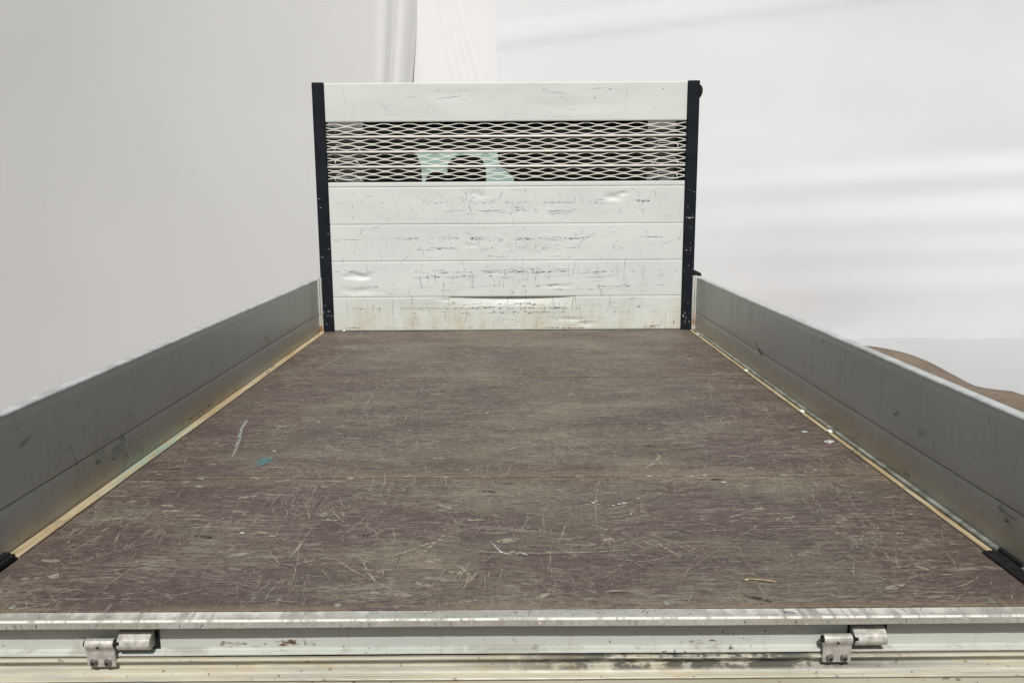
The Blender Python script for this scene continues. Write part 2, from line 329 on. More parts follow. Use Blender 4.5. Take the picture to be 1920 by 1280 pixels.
def interp(x, tab):
    if x <= tab[0][0]: return tab[0][1]
    for (a, b), (c, d) in zip(tab, tab[1:]):
        if x <= c: return b+(d-b)*(x-a)/(c-a)
    return tab[-1][1]
TOP = 5.2
def g_(t): return math.exp(-t*t)
def hung_cloth(path, n, disp, material, label, shift=None):
    """a cloth hung upright along a line on the ground; path(s) gives the point and its facing normal"""
    v = []; f = []; nz = 110; ss = sorted(n)
    for q in ss:
        (x, y), (nx, ny) = path(q)
        for i in range(nz+1):
            z = TOP+(GZ-.02-TOP)*i/nz; d = disp(q, z); t = shift(q, z) if shift else 0.; v.append((x+nx*d-ny*t, y+ny*d+nx*t, z))
    m_ = nz+1
    for i in range(len(ss)-1):
        for j in range(nz): a = i*m_+j; f.append((a, a+1, a+m_+1, a+m_))
    o = pyd('backdrop_cloth', v, f, material, None, True); so = o.modifiers.new('cloth_thickness', 'SOLIDIFY'); so.thickness = .004; so.offset = 0; so.use_rim = False
    return tag(o, label, 'backdrop', 'backdrop cloths hung behind the truck')
# left cloth runs forward at an angle, so it turns away from the sun
LP = []; _x, _y = -.945, 4.694
for i in range(401):
    th = math.radians(36+17*min(1, i/190)); LP.append(((_x, _y), (math.sin(th), -math.cos(th)))); _x -= .02*math.cos(th); _y -= .02*math.sin(th)
def path_left(q): return LP[int(round(q/.02))]
def disp_left(q, z):
    d = .012*math.sin(q*1.3+z*.6)+.02*math.sin(q*.7+1.)
    e = q-.24                                                    # pleats bunched near the free edge
    d += .020*g_((e-.17)/.07)+.014*g_((e+.06)/.07)-.008*g_((e-.03)/.05)+.006*g_((e-.045)/.022)
    return d*min(1., .15+q/.12)
def shift_left(q, z): return .12*(z-2.75)*math.exp(-(q/.7)**2)    # the free edge leans
hung_cloth(path_left, [.02*i for i in range(400)], disp_left, mat['clothL'], 'warm grey backdrop cloth left of the headboard with pleated right edge', shift_left)
def disp_mid(x, z):
    d = .0
    for x0, sl in ((-.70, -.17), (-.64, -.22), (-.585, -.25), (-.52, -.28)): d += .010*g_((x-(x0+sl*(z-2.7)))/.026)
    return d+.01*math.sin(x*1.3)
hung_cloth(lambda q: ((q, 4.670), (0, -1)), [-1.3+.012*i for i in range(118)], disp_mid, mat['clothM'], 'narrow bright white backdrop cloth above the middle of the headboard, finely creased')
def disp_right(x, z):
    r = max(0., min(1., (x-.9)/3.6)); d = 0.
    for z0, sl, w_, a in ((.85, .05, .14, .023), (.42, .03, .18, .020), (.10, .01, .16, .013), (-.34, .02, .20, .013), (1.25, .05, .30, .012), (1.95, -.12, .42, .016)):
        d += a*r*g_((z-(z0+sl*(x-3.4)))/w_)
    for z0, w_, a in ((2.36, .05, .011), (2.46, .04, .008)): d += a*g_((z-(z0+.112*x))/w_)     # long thin creases climbing to the right
    return d+.03*math.sin(x*.6+.8)+.035*max(0, x-3.4)*max(0, z-1.2)-.088*max(0., .75-z)**2*r-.012*max(0., .4-z)**2
hung_cloth(lambda q: ((q, 4.655), (0, -1)), [-.115+.05*i for i in range(250)], disp_right, mat['clothR'], 'pale cool white backdrop cloth right of the headboard with soft level folds')
HEM = [(2.6, 4.66), (3.3, 4.64), (3.8, 4.62), (4.07, 4.53), (4.235, 4.17), (4.262, 3.705), (4.185, 3.05), (4.135, 2.62), (4.22, 2.46), (4.33, 2.38), (4.38, 2.20), (4.75, 1.6), (6, .8), (9, .4), (12, .2)]
BACK = [(2.6, 5.3), (3.3, 5.3), (3.9, 5.3), (4.5, 5.3), (5.2, 5.3), (6, 5.3), (7, 5.3), (8, 5.3), (9, 5.3), (10, 5.3), (11, 5.2), (12, 4.6), (12.6, 3.6), (12.8, 2.2), (12.9, .8)]
def catmull(P_, u):
    i = min(len(P_)-2, int(u)); t = u-i; p = [Vector((*P_[max(0, min(len(P_)-1, i+k))], 0)) for k in (-1, 0, 1, 2)]
    return .5*((2*p[1])+(-p[0]+p[2])*t+(2*p[0]-5*p[1]+4*p[2]-p[3])*t*t+(-p[0]+3*p[1]-3*p[2]+p[3])*t**3)
def ground_cloth():
    v = []; f = []; nu, nf = 14*14, 50
    for i in range(nu+1):
        u = min(13.9999, 14*i/nu); h = catmull(HEM, u); b_ = catmull(BACK, u)
        for j in range(nf+1):
            t = j/nf; x, y = h.x+(b_.x-h.x)*t, h.y+(b_.y-h.y)*t
            wr = .010*math.sin(y*2.1+x*.8)*math.sin(x*1.5+y*.4)+.006*math.sin(x*3.1-y*1.1); v.append((x, y, GZ+.0022+(wr+.017)*min(1, t*3)))
    m_ = nf+1
    for i in range(nu):
        for j in range(nf): a = i*m_+j; f.append((a, a+m_, a+m_+1, a+1))
    o = pyd('ground_cloth', v, f, mat['clothG'], None, True); so = o.modifiers.new('cloth_thickness', 'SOLIDIFY'); so.thickness = .002; so.offset = 0; so.use_rim = False
    tag(o, 'pale grey cloth spread on the ground at right, its wavy edge baring brown earth', 'ground cloth')
ground_cloth()

# ------------------------------------------------------------------ the truck
T = empty('flatbed_truck', (0, -1.5, GZ)); tag(T, 'white and grey flatbed truck bed with worn brown floor and meshed headboard', 'truck')
YN = -3.1055
XW = 1.0328

# --- cargo floor
fl = box('cargo_floor', -1.06, 1.06, YN+.01, .06, -.075, -.0195, mat['dark'], T, .002)
def floor_board(y0, y1):
    n = 60; v = []; bm = bmesh.new()
    add_box(bm, -.9985, .9985, y0, y1, -.018, 0., .0010, 2); o = frombm('floor_board', bm, mat['floor'], fl)
    o.data.materials.append(mat['edge'])                         # grimy cut edge of the plywood
    for p in o.data.polygons:
        if abs(p.normal.z) < .3: p.material_index = 1
    return o
floor_board(-1.1910, .004); floor_board(-2.4020, -1.2005); floor_board(YN+.0022, -2.4075)
sl_ = box('edge_strip', -1.0305, -1.0012, -2.876, -.03, -.018, .003, mat['stripL'], fl, .002); tag(sl_, 'pale wood strip stained with teal paint')
box('edge_strip', 1.0012, 1.0155, -2.874, -.03, -.018, .003, mat['stripR'], fl, .002)
bm = bmesh.new(); add_box(bm, 1.0175, 1.0312, YN, -.03, -.018, .009, .003)
frombm('edge_flange', bm, mat['flange'], fl)
def screw(x, y):
    bm = bmesh.new(); tube(bm, (x, y, -.002), (x, y, .0012), .0065, 14); bmesh.ops.bevel(bm, geom=[e for e in bm.edges if e.calc_length() < .004 and min(v.co.z for v in e.verts) > 0], offset=.0008, affect='EDGES')
    frombm('screw', bm, mat['flange'], fl)
for x in (-.889, -.298, .30, .89):
    screw(x, -3.086)
for x in (-.8, -.27, .26, .8):
    screw(x, -.05)

# --- floor wear
FZ = .0006
pale, soot, white, teal, mint = Marks(), Marks(), Marks(), Marks(), Marks()
def P(q, z=FZ): return (q[0], q[1], z)
def path_noise(x, y, ang, ln, bend, n=7, j=.0012):
    pts = []; a = ang
    px, py = x-math.cos(ang)*ln/2, y-math.sin(ang)*ln/2
    for i in range(n):
        pts.append((px+R.uniform(-j, j), py+R.uniform(-j, j))); a += bend/n; px += math.cos(a)*ln/(n-1); py += math.sin(a)*ln/(n-1)
    return [q for q in pts if -.99 < q[0] < .99 and YN+.006 < q[1] < -.01]
def scatter(mk, n, lmin, lmax, wmin, wmax, angs, cx=None, cy=None, rad=None):
    for _ in range(n):
        if cx is None: x, y = R.uniform(-.97, .97), R.uniform(-3.08, -.03)
        else: x, y = R.gauss(cx, rad), R.gauss(cy, rad*.8)
        p = path_noise(x, y, R.choice(angs)+R.gauss(0, .16), lmin*(lmax/lmin)**R.random(), R.gauss(0, .35))
        if len(p) > 2: mk.ribbon([P(q, FZ+R.uniform(0, .0005)) for q in p], R.uniform(wmin, wmax), (0, 0, 1))
A0 = [0, 0, 0, .15, -.15, .9, 1.3, -1.0]
scatter(pale, 700, .012, .16, .0011, .0032, A0)
scatter(pale, 2600, .010, .10, .0010, .0024, [0, 0, .1, -.1, 1.5, 1.45, 1.6, .8, -.8, 1.2])
scatter(pale, 120, .10, .55, .0012, .0026, [0, .05, -.06, 1.5, .7])
scatter(soot, 260, .015, .12, .0008, .0022, A0)
for _ in range(95):
    cx, cy = R.gauss(.12, .5), R.uniform(-3.0, -.4); a = R.choice([0, .1, .6, 1.1, 1.4, -.9])
    scatter(pale, R.randint(7, 22), .02, .13, .0011, .0036, [a, a+.1, a-.12], cx, cy, R.uniform(.03, .11))
for _ in range(260):                                            # scuffed, torn flakes of the film
    x, y = R.uniform(-.95, .95), R.uniform(-3.08, -.1); a = R.gauss(0, .3); l_ = R.uniform(.008, .035); w_ = R.uniform(.003, .009)
    pts = []
    for i in range(9):
        t = 2*math.pi*i/9; r_ = R.uniform(.6, 1.15); u, v_ = l_*r_*math.cos(t), w_*r_*math.sin(t); pts.append((x+u*math.cos(a)-v_*math.sin(a), y+u*math.sin(a)+v_*math.cos(a), FZ))
    (pale if R.random() < .93 else soot).patch(pts)
for l_, w_ in (([(-.304,-2.875),(-.283,-2.913),(-.265,-2.961),(-.244,-2.999),(-.213,-3.028),(-.163,-3.064)], .0036), ([(-.259,-2.863),(-.233,-2.889),(-.198,-2.909),(-.152,-2.932)], .0026),
              ([(-.093,-2.852),(-.026,-2.869),(.063,-2.873),(.152,-2.872),(.219,-2.867),(.265,-2.858)], .006), ([(-.175,-2.902),(-.16,-2.851),(-.132,-2.783),(-.081,-2.746)], .005),
              ([(-.253,-2.901),(-.204,-2.864),(-.163,-2.824),(-.131,-2.803),(-.081,-2.746)], .005), ([(-.439,-2.898),(-.434,-2.834),(-.429,-2.735)], .005),
              ([(-.489,-2.859),(-.457,-2.91),(-.426,-2.925),(-.394,-2.904),(-.354,-2.887)], .004), ([(-.761,-.591),(-.773,-.724),(-.812,-.988),(-.842,-1.148)], .008),
              ([(-.497,-1.465),(-.502,-1.579),(-.497,-1.714)], .006), ([(.434,-2.212),(.438,-2.241),(.418,-2.288),(.391,-2.333),(.373,-2.35)], .007),
              ([(-.105,-2.923),(-.082,-2.94),(-.065,-2.975),(-.059,-2.991)], .005), ([(.19,-3.044),(.208,-3.04),(.253,-3.043)], .006), ([(-.06,-3.063),(-.026,-3.058)], .006)):
    pale.ribbon([P(q, .0012) for q in l_], w_, (0, 0, 1)); pale.ribbon([P((q[0]+.003, q[1]-.002), .0014) for q in l_], w_*.6, (0, 0, 1))
pale.patch([P(q, .0011) for q in ((-.019,-2.813),(.007,-2.797),(.036,-2.8),(.025,-2.819),(-.004,-2.824))])
for l_ in (((-.549,-2.759),(-.54,-2.751),(-.521,-2.757),(-.515,-2.766),(-.533,-2.766)), ((-.519,-2.774),(-.508,-2.772),(-.494,-2.78),(-.507,-2.783)), ((-.894,-2.966),(-.886,-2.957),(-.877,-2.952),(-.867,-2.971),(-.877,-2.977))):
    pale.patch([P(q, .0011) for q in l_]); pale.patch([P(q, .0013) for q in l_])
white.ribbon([P(q, .0013) for q in [(-.027,-2.813),(-.015,-2.843),(-.003,-2.869),(.01,-2.877),(.03,-2.88)]], .0042, (0, 0, 1))
white.ribbon([P(q, .0013) for q in [(.028,-2.88),(.035,-2.87),(.046,-2.88),(.052,-2.883)]], .004, (0, 0, 1))
for q in [(.211,-2.583),(.216,-2.594),(.224,-2.583),(.227,-2.604),(.262,-2.612),(.276,-2.602),(.289,-2.598),(.296,-2.666),(.328,-2.567)]+[(R.uniform(-.9, .95), R.uniform(-3, -.2)) for _ in range(26)]:
    r_ = R.uniform(.002, .005); white.patch([(q[0]+r_*1.5*R.uniform(.6, 1.2)*math.cos(t), q[1]+r_*R.uniform(.6, 1.2)*math.sin(t), .0013) for t in (0, 1, 2, 3, 4, 5)])
white.patch([P(q, .0013) for q in ((.958,-2.103),(.98,-2.093),(.988,-2.109),(.965,-2.13),(.955,-2.119))]); white.patch([P(q, .0013) for q in ((.922,-2.),(.94,-1.995),(.944,-2.013),(.926,-2.012))])
for i in range(15):                                             # crumbs of pale dirt caught in the rear joint
    x = R.gauss(.15, .35); 
    if abs(x) < .95: white.ribbon([(x, -2.405+R.uniform(-.003, .003), .0013), (x+.01, -2.405+R.uniform(-.003, .003), .0013), (x+R.uniform(.012, .03), -2.406, .0013)], R.uniform(.002, .005), (0, 0, 1))
teal.patch([P(q, .0013) for q in ((-.690,-2.300),(-.697,-2.262),(-.690,-2.232),(-.662,-2.226),(-.655,-2.242),(-.664,-2.276),(-.672,-2.300))])
mint.ribbon([P(q, .0013) for q in [(-.867,-1.816),(-.852,-1.907),(-.832,-1.997),(-.811,-2.071),(-.793,-2.151),(-.777,-2.236)]], .011, (0, 0, 1))
mint.ribbon([P(q, .0014) for q in [(-.862,-1.82),(-.849,-1.91),(-.834,-1.98)]], .008, (0, 0, 1))
for q in ((-.83, -2.43), (-.80, -2.40), (-.79, -2.46)): mint.patch([(q[0]+.014*R.uniform(.3, 1.2)*math.cos(t), q[1]+.012*R.uniform(.5, 1.2)*math.sin(t), .0013) for t in (0, .9, 1.8, 2.7, 3.6, 4.5, 5.4)])
pale.build('pale_scratches', mat['m_pale'], fl); soot.build('dark_scratches', mat['m_soot'], fl); white.build('white_specks', mat['m_white'], fl)
teal.build('teal_paint_patch', mat['m_teal'], fl); mint.build('mint_chalk_marks', mat['m_mint'], fl)

# --- headboard
HT = 1.321
hb = None
bm = bmesh.new()
for x in (-.62, 0., .62): add_box(bm, x-.02, x+.02, .036, .066, -.05, .80, .003)
add_box(bm, -.955, .955, .036, .060, 1.16, 1.30, .003)
hb = frombm('headboard', bm, mat['cabrear'], T)
DENTS = [(-.815, .305, .075, .018, .0085), (-.80, .225, .10, .022, .005), (.575, .728, .05, .022, .007), (.625, .745, .03, .012, .006), (-.175, .742, .05, .02, .004),
         (-.14, .725, .012, .05, .003), (-.055, .318, .06, .007, .0035), (-.19, .465, .04, .008, .003), (.27, .245, .09, .008, .003), (.36, .06, .10, .010, .0045), (.43, .032, .05, .012, .006),
         (-.33, .177, .05, .010, .004), (.06, .66, .25, .05, .002), (-.5, .12, .2, .04, .002), (.2, .43, .2, .06, .0025), (-.3, 1.26, .15, .03, .0015), (.35, 1.2, .2, .04, .002)]
def hb_y(x, z):
    d = 0.
    for x0, z0, rx, rz, a in DENTS:
        e = ((x-x0+.010*mnoise.noise((x*9, z*55, x0*7)))/rx)**2+((z-z0+.010*mnoise.noise((x*16, z*12, z0*9+x0)))/rz)**2
        e *= 1+.55*mnoise.noise((x*26, z*60, x0*31))
        if e < 1.6: d += a*1.25*max(0., 1-math.sqrt(e/1.6))
    if z < .188 and -.40 < x < .42:                             # the long crease along the lowest seam
        t = max(0., 1-abs(x-.03)/.36)**.7; d += .021*t*max(0., min(1., (z-.137+.02*abs(x-.03))/.050))
    return d
def plank(z0, z1, label=None):
    nx, nz = 170, max(4, int((z1-z0)/.0065)); v = []; f = []
    zs = [z0+.0005, z0+.0016]+[z0+.003+(z1-z0-.006)*i/nz for i in range(1, nz)]+[z1-.0016, z1-.0005]
    ch = [.0009]+[0.]*(len(zs)-2)+[.0007]
    xs = [-.9565+1.913*i/nx for i in range(nx+1)]
    for x in xs:
        v.append((x, .022, zs[0]))
        for z, c in zip(zs, ch): v.append((x, hb_y(x, z)+c+.0006*math.sin(x*3+z*9), z))
        v.append((x, .022, zs[-1]))
    n = len(zs)+2
    for i in range(nx):
        for j in range(n-1): a = i*n+j; f.append((a, a+n, a+n+1, a+1))
    o = pyd('plank', v, f, mat['head'], hb, False)
    for p in o.data.polygons: p.use_smooth = (p.index % (n-1)) not in (0, 1, n-3, n-2)
    if label: o['label'] = label
    return o
ZS = [.002, .188, .384, .583, .7815]
for a, b in zip(ZS, ZS[1:]): plank(a, b, 'lowest plank, dirty and creased along its upper edge' if a < .01 else None)
plank(.7825, .8085, 'narrow rail under the mesh'); plank(1.1215, HT, 'tall top plank above the mesh')
box('sheet_backing', -.956, .956, .0225, .030, .0, .806, mat['flange'], hb, .001)
box('sheet_backing', -.956, .956, .0225, .030, 1.123, HT-.004, mat['cabrear'], hb, .001)
for zc, spans in ((.188, ((-.956, -.37), (.43, .956))), (.384, ((-.956, .956),)), (.583, ((-.956, .956),)), (.7820, ((-.956, .956),))):
    for xa, xb in spans: box('seam_filler', xa, xb, .0012, .012, zc-.0035, zc+.0035, mat['filler'], hb, 0)  # strips added behind the seams so the grooves shade less darkly
def post(s):
    xi, xo = .9578, 1.0207
    bm = bmesh.new(); add_box(bm, min(s*xi, s*xo), max(s*xi, s*xo), -.012, .060, -.05, HT+.003, .006, 3)
    o = frombm('post', bm, mat['post'], hb); return o
post(-1); post(1)
bm = bmesh.new(); bmesh.ops.create_uvsphere(bm, u_segments=20, v_segments=12, radius=1)
for v in bm.verts: v.co = Vector((1.020+v.co.x*.024, .03+v.co.y*.03, 1.279+v.co.z*.036*(1.25 if v.co.z < 0 else .85)))
frombm('rubber_bumper', bm, mat['rubber'], hb, True)
bm = bmesh.new()
vv = [bm.verts.new(p) for p in ((1.018, .005, .27), (1.018, .005, .332), (1.066, .005, .309), (1.066, .005, .27), (1.018, .05, .27), (1.018, .05, .332), (1.066, .05, .309), (1.066, .05, .27))]
for q in ((0,1,2,3),(7,6,5,4),(0,4,5,1),(1,5,6,2),(2,6,7,3),(3,7,4,0)): bm.faces.new([vv[i] for i in q])
bmesh.ops.bevel(bm, geom=bm.edges[:], offset=.003, segments=2, affect='EDGES'); frombm('latch_bracket', bm, mat['rubber'], hb)
# expanded metal: wavy strands between three straight bars
PITCH_R = (1.1235-.811)/20
def strand(i):
    z0 = 1.1235-PITCH_R*i; v = []; f = []; per = .1345; n = 15*14; ph = math.pi*(i % 2)
    for k in range(n+1):
        x = -.957+1.914*k/n; c = max(-1, min(1, 1.12*math.cos(2*math.pi*(x+.044)/per+ph))); z = z0+.0049*c+R.uniform(-.0003, .0003)
        h = .0016+.0004*abs(c)**3; y = .010+.001*c
        v += [(x, y-.002, z-h), (x, y-.002, z+h), (x, y+.001, z+h+.0006), (x, y+.001, z-h+.0006)]
    for k in range(n):
        for j in range(4): a = k*4+j; b = k*4+(j+1) % 4; f.append((a, b, b+4, a+4))
    pyd('mesh_strand', v, f, mat['cream'], hb)
for i in range(1, 20):
    if i % 5: strand(i)
    else:
        bm = bmesh.new(); z0 = 1.1235-PITCH_R*i; tube(bm, (-.957, .006, z0), (.957, .006, z0), .0058, 12); frombm('grille_bar', bm, mat['cream'], hb, True)
for s in (-1, 1):                                               # bent wires added behind the mesh ends, in place of sunlit glints
    for zc in (.995, .917, .839):
        bm = bmesh.new(); pts = [(s*.925, .03, zc-.022), (s*.918, .03, zc+.006), (s*.90, .03, zc+.014), (s*.82, .03, zc+.014), (s*.775, .03, zc-.026)]
        for a, b in zip(pts, pts[1:]): tube(bm, a, b, .0023, 8)
        frombm('glint_wire', bm, mat['cream'], hb, True)
# scratches on the headboard
hd, hr, hw, pw = Marks(), Marks(), Marks(), Marks()
OK_Z = ((.006, .184), (.192, .380), (.388, .579), (.587, .777), (1.126, 1.315))
def hpath(x, z, ang, ln, bend=0., n=6, j=.0008):
    pts = []; a = ang; px, pz = x-math.cos(a)*ln/2, z-math.sin(a)*ln/2
    for i in range(n):
        X, Z = px+R.uniform(-j, j), pz+R.uniform(-j, j)
        if abs(X) < .95 and any(lo < Z < hi for lo, hi in OK_Z): pts.append((X, hb_y(X, Z)-.0014, Z))
        a += bend/n; px += math.cos(a)*ln/(n-1); pz += math.sin(a)*ln/(n-1)
    return pts
def hscr(mk, x, z, ang, ln, w_, bend=0.):
    p = hpath(x, z, ang, ln, bend, max(3, int(ln/.015)))
    if len(p) > 2: mk.ribbon(p, w_, (0, -1, 0))
for z0, n, xr in ((.700, 46, .85), (.652, 24, .6), (.505, 60, .8), (.455, 26, .6), (.325, 66, .75), (.30, 30, .6), (.245, 30, .6), (.125, 56, .85), (.145, 40, .4), (.10, 34, .7), (1.28, 14, .8), (1.245, 9, .6)):
    for _ in range(n):
        x = max(-.93, min(.93, R.gauss(.05, xr*.55))); k_ = R.random()
        if k_ < .45: hscr(hd, x, z0+R.gauss(0, .004), R.gauss(0, .12), R.uniform(.006, .03), R.uniform(.0016, .0045))
        elif k_ < .8: hscr(hd, x, z0+R.gauss(0, .007), R.gauss(0, .05), R.uniform(.03, .16), R.uniform(.0009, .0020))
        else: hscr(hd, x, z0+R.gauss(0, .008), R.choice([1.2, -1.2, .6, 1.57]), R.uniform(.008, .03), R.uniform(.0014, .0034), R.gauss(0, .8))
for _ in range(150):
    z = R.choice([R.uniform(.02, .18), R.uniform(.02, .18), R.uniform(.2, .37), R.uniform(.39, .57), R.uniform(.6, .76)])
    hscr(hd, R.uniform(-.9, .9), z, 1.57+R.gauss(0, .10), R.uniform(.015, .11) if z < .4 else R.uniform(.01, .05), R.uniform(.0008, .0024), R.gauss(0, .15))
for _ in range(90): hscr(hd, R.uniform(-.92, .92), R.choice([R.uniform(.02, .77), R.uniform(.4, .77), R.uniform(1.13, 1.31)]), R.uniform(0, 3.1), R.uniform(.02, .12), R.uniform(.0006, .0014), R.gauss(0, .7))
for a, l_ in ((.3, .05), (1.0, .06), (1.9, .07), (2.7, .06), (-1.5, .09), (-.6, .05)):  # star-shaped impact cracks
    hscr(hd, -.205+.5*l_*math.cos(a), .712+.5*l_*math.sin(a), a, l_, .0022, .3)
for x, z, a, l_, w_ in ((.505, .235, -1.1, .07, .004), (.52, .20, -1.3, .06, .003), (.47, .226, 0, .20, .0025), (.30, .226, .0, .12, .003), (.80, .02, .1, .10, .008), (.35, .012, 0, .16, .007), (.25, .015, 0, .10, .006), (-.74, .135, 1.5, .035, .005), (.10, .215, 1.1, .03, .007), (.03, .21, .8, .04, .004), (.92, .045, 1.5, .06, .008), (-.85, .02, 0, .08, .006)):
    hscr(hr, x, z, a, l_, w_)
for _ in range(30): hscr(hr, R.uniform(-.93, .93), R.uniform(.007, .02), R.gauss(0, .12), R.uniform(.01, .05), R.uniform(.0015, .003))
for _ in range(420):
    z = R.choice([R.uniform(.01, .18), R.uniform(.2, .37), R.uniform(.39, .57), R.uniform(.59, .77), R.uniform(.01, .4)]); hscr(hd, max(-.94, min(.94, R.gauss(.03, .5))), z, R.choice([0, 0, 0, .05, 1.57, 1.5, 1.65, .7, -.7]), R.uniform(.006, .07), R.uniform(.0006, .0013), R.gauss(0, .3))
for x, z, l_, w_ in ((.30, .258, .13, .003), (-.08, .318, .10, .003), (.38, .031, .12, .006), (.44, .036, .05, .010), (.10, .183, .22, .004)): hscr(hw, x, z, R.gauss(0, .04), l_, w_)  # pale lines along some dents and the lowest crease
for _ in range(46):
    s = R.choice([-1, 1, 1]); x = s*R.uniform(.963, 1.015); z = R.choice([R.uniform(.03, .12), R.uniform(.03, .8)]); a = R.choice([0, 0, 1.5]); l_ = R.uniform(.003, .018)
    pw.ribbon([(x+l_*math.cos(a)*(t-.5), -.0126, z+l_*math.sin(a)*(t-.5)) for t in (0, .5, 1)], R.uniform(.001, .003), (0, -1, 0))
pw.ribbon([(.963+.05*t, -.0126, .612+.001*math.sin(t*9)) for t in (0, .25, .5, .75, 1)], .003, (0, -1, 0))
hd.build('dark_scratches', mat['m_dark'], hb); hr.build('rust_marks', mat['m_rust'], hb); hw.build('pale_dent_lines', mat['m_white'], hb); pw.build('post_paint_chips', mat['m_white'], hb)

# --- side boards
def side_board(s):
    zt, zs = .2916, .0989; x0 = s*XW; x1 = s*(XW+.026)
    ya, yb = YN-.03, -.036
    L_ = lambda a, b: (min(a, b), max(a, b))
    bm = bmesh.new(); a, b = L_(s*(XW+.004), s*(XW+.024)); add_box(bm, a, b, ya+.004, yb-.004, -.045, zt-.012, .002)
    sb = frombm('side_board', bm, mat['dark'], T)
    sb['label'] = 'left side board scuffed with teal paint' if s < 0 else 'right side board with pale vertical scratch'
    mt = mat['sideL'] if s < 0 else mat['sideR']
    for z0, z1 in ((-.05, zs-.0012), (zs+.0012, zt-.008)):
        bm = bmesh.new(); n = 70; nz = 12; g = []
        for i in range(n+1):
            y = ya+(yb-ya)*i/n; row = []
            for k_ in range(nz+1):
                z = z0+(z1-z0)*k_/nz; e = .002 if k_ in (0, nz) else 0.
                d = .0006*math.sin(y*1.3+z*2)
                row.append(bm.verts.new((x0+s*(d+e), y, z)))
            g.append(row)
        for i in range(n):
            for k_ in range(nz): bm.faces.new((g[i][k_], g[i+1][k_], g[i+1][k_+1], g[i][k_+1]))
        # outer skin and edges give the plank its thickness
        bx = [bm.verts.new((x1, y, z)) for y, z in ((ya, z0), (yb, z0), (yb, z1), (ya, z1))]
        bm.faces.new(bx)
        bm.faces.new([g[i][nz] for i in range(n+1)]+[bx[2], bx[3]]); bm.faces.new([g[i][0] for i in range(n+1)]+[bx[1], bx[0]])
        bm.faces.new(g[0]+[bx[3], bx[0]]); bm.faces.new(g[n]+[bx[2], bx[1]])
        o = frombm('plank', bm, mt, sb)
    # top rail: rounded cap
    pts = [(XW-.0005, zt-.008), (XW-.0005, zt-.003), (XW+.0015, zt), (XW+.024, zt+.0005), (XW+.027, zt-.003), (XW+.027, zt-.03), (XW+.0255, zt-.03), (XW+.0255, zt-.008)]
    v = []; f = []; n = len(pts); N = 60
    for i in range(N+1):
        y = ya+(yb-ya)*i/N
        for x, z in pts: v.append((s*(x+R.uniform(-.00008, .00008)), y, z))
    for i in range(N):
        for j in range(n): a_ = i*n+j; b_ = i*n+(j+1) % n; f.append((a_, a_+n, b_+n, b_))
    f += [tuple(range(n)), tuple(N*n+j for j in reversed(range(n)))]
    bm = bmesh.new(); me = bpy.data.meshes.new('t'); me.from_pydata(v, [], f); bm.from_mesh(me); bpy.data.meshes.remove(me)
    frombm('top_rail', bm, mat['toprail'], sb)
    return sb
sbL, sbR = side_board(-1), side_board(1)
def smark(mk, s, pts, w_):
    mk.ribbon([(s*(XW-.0036), y, z) for y, z in pts], w_, (-s, 0, 0))
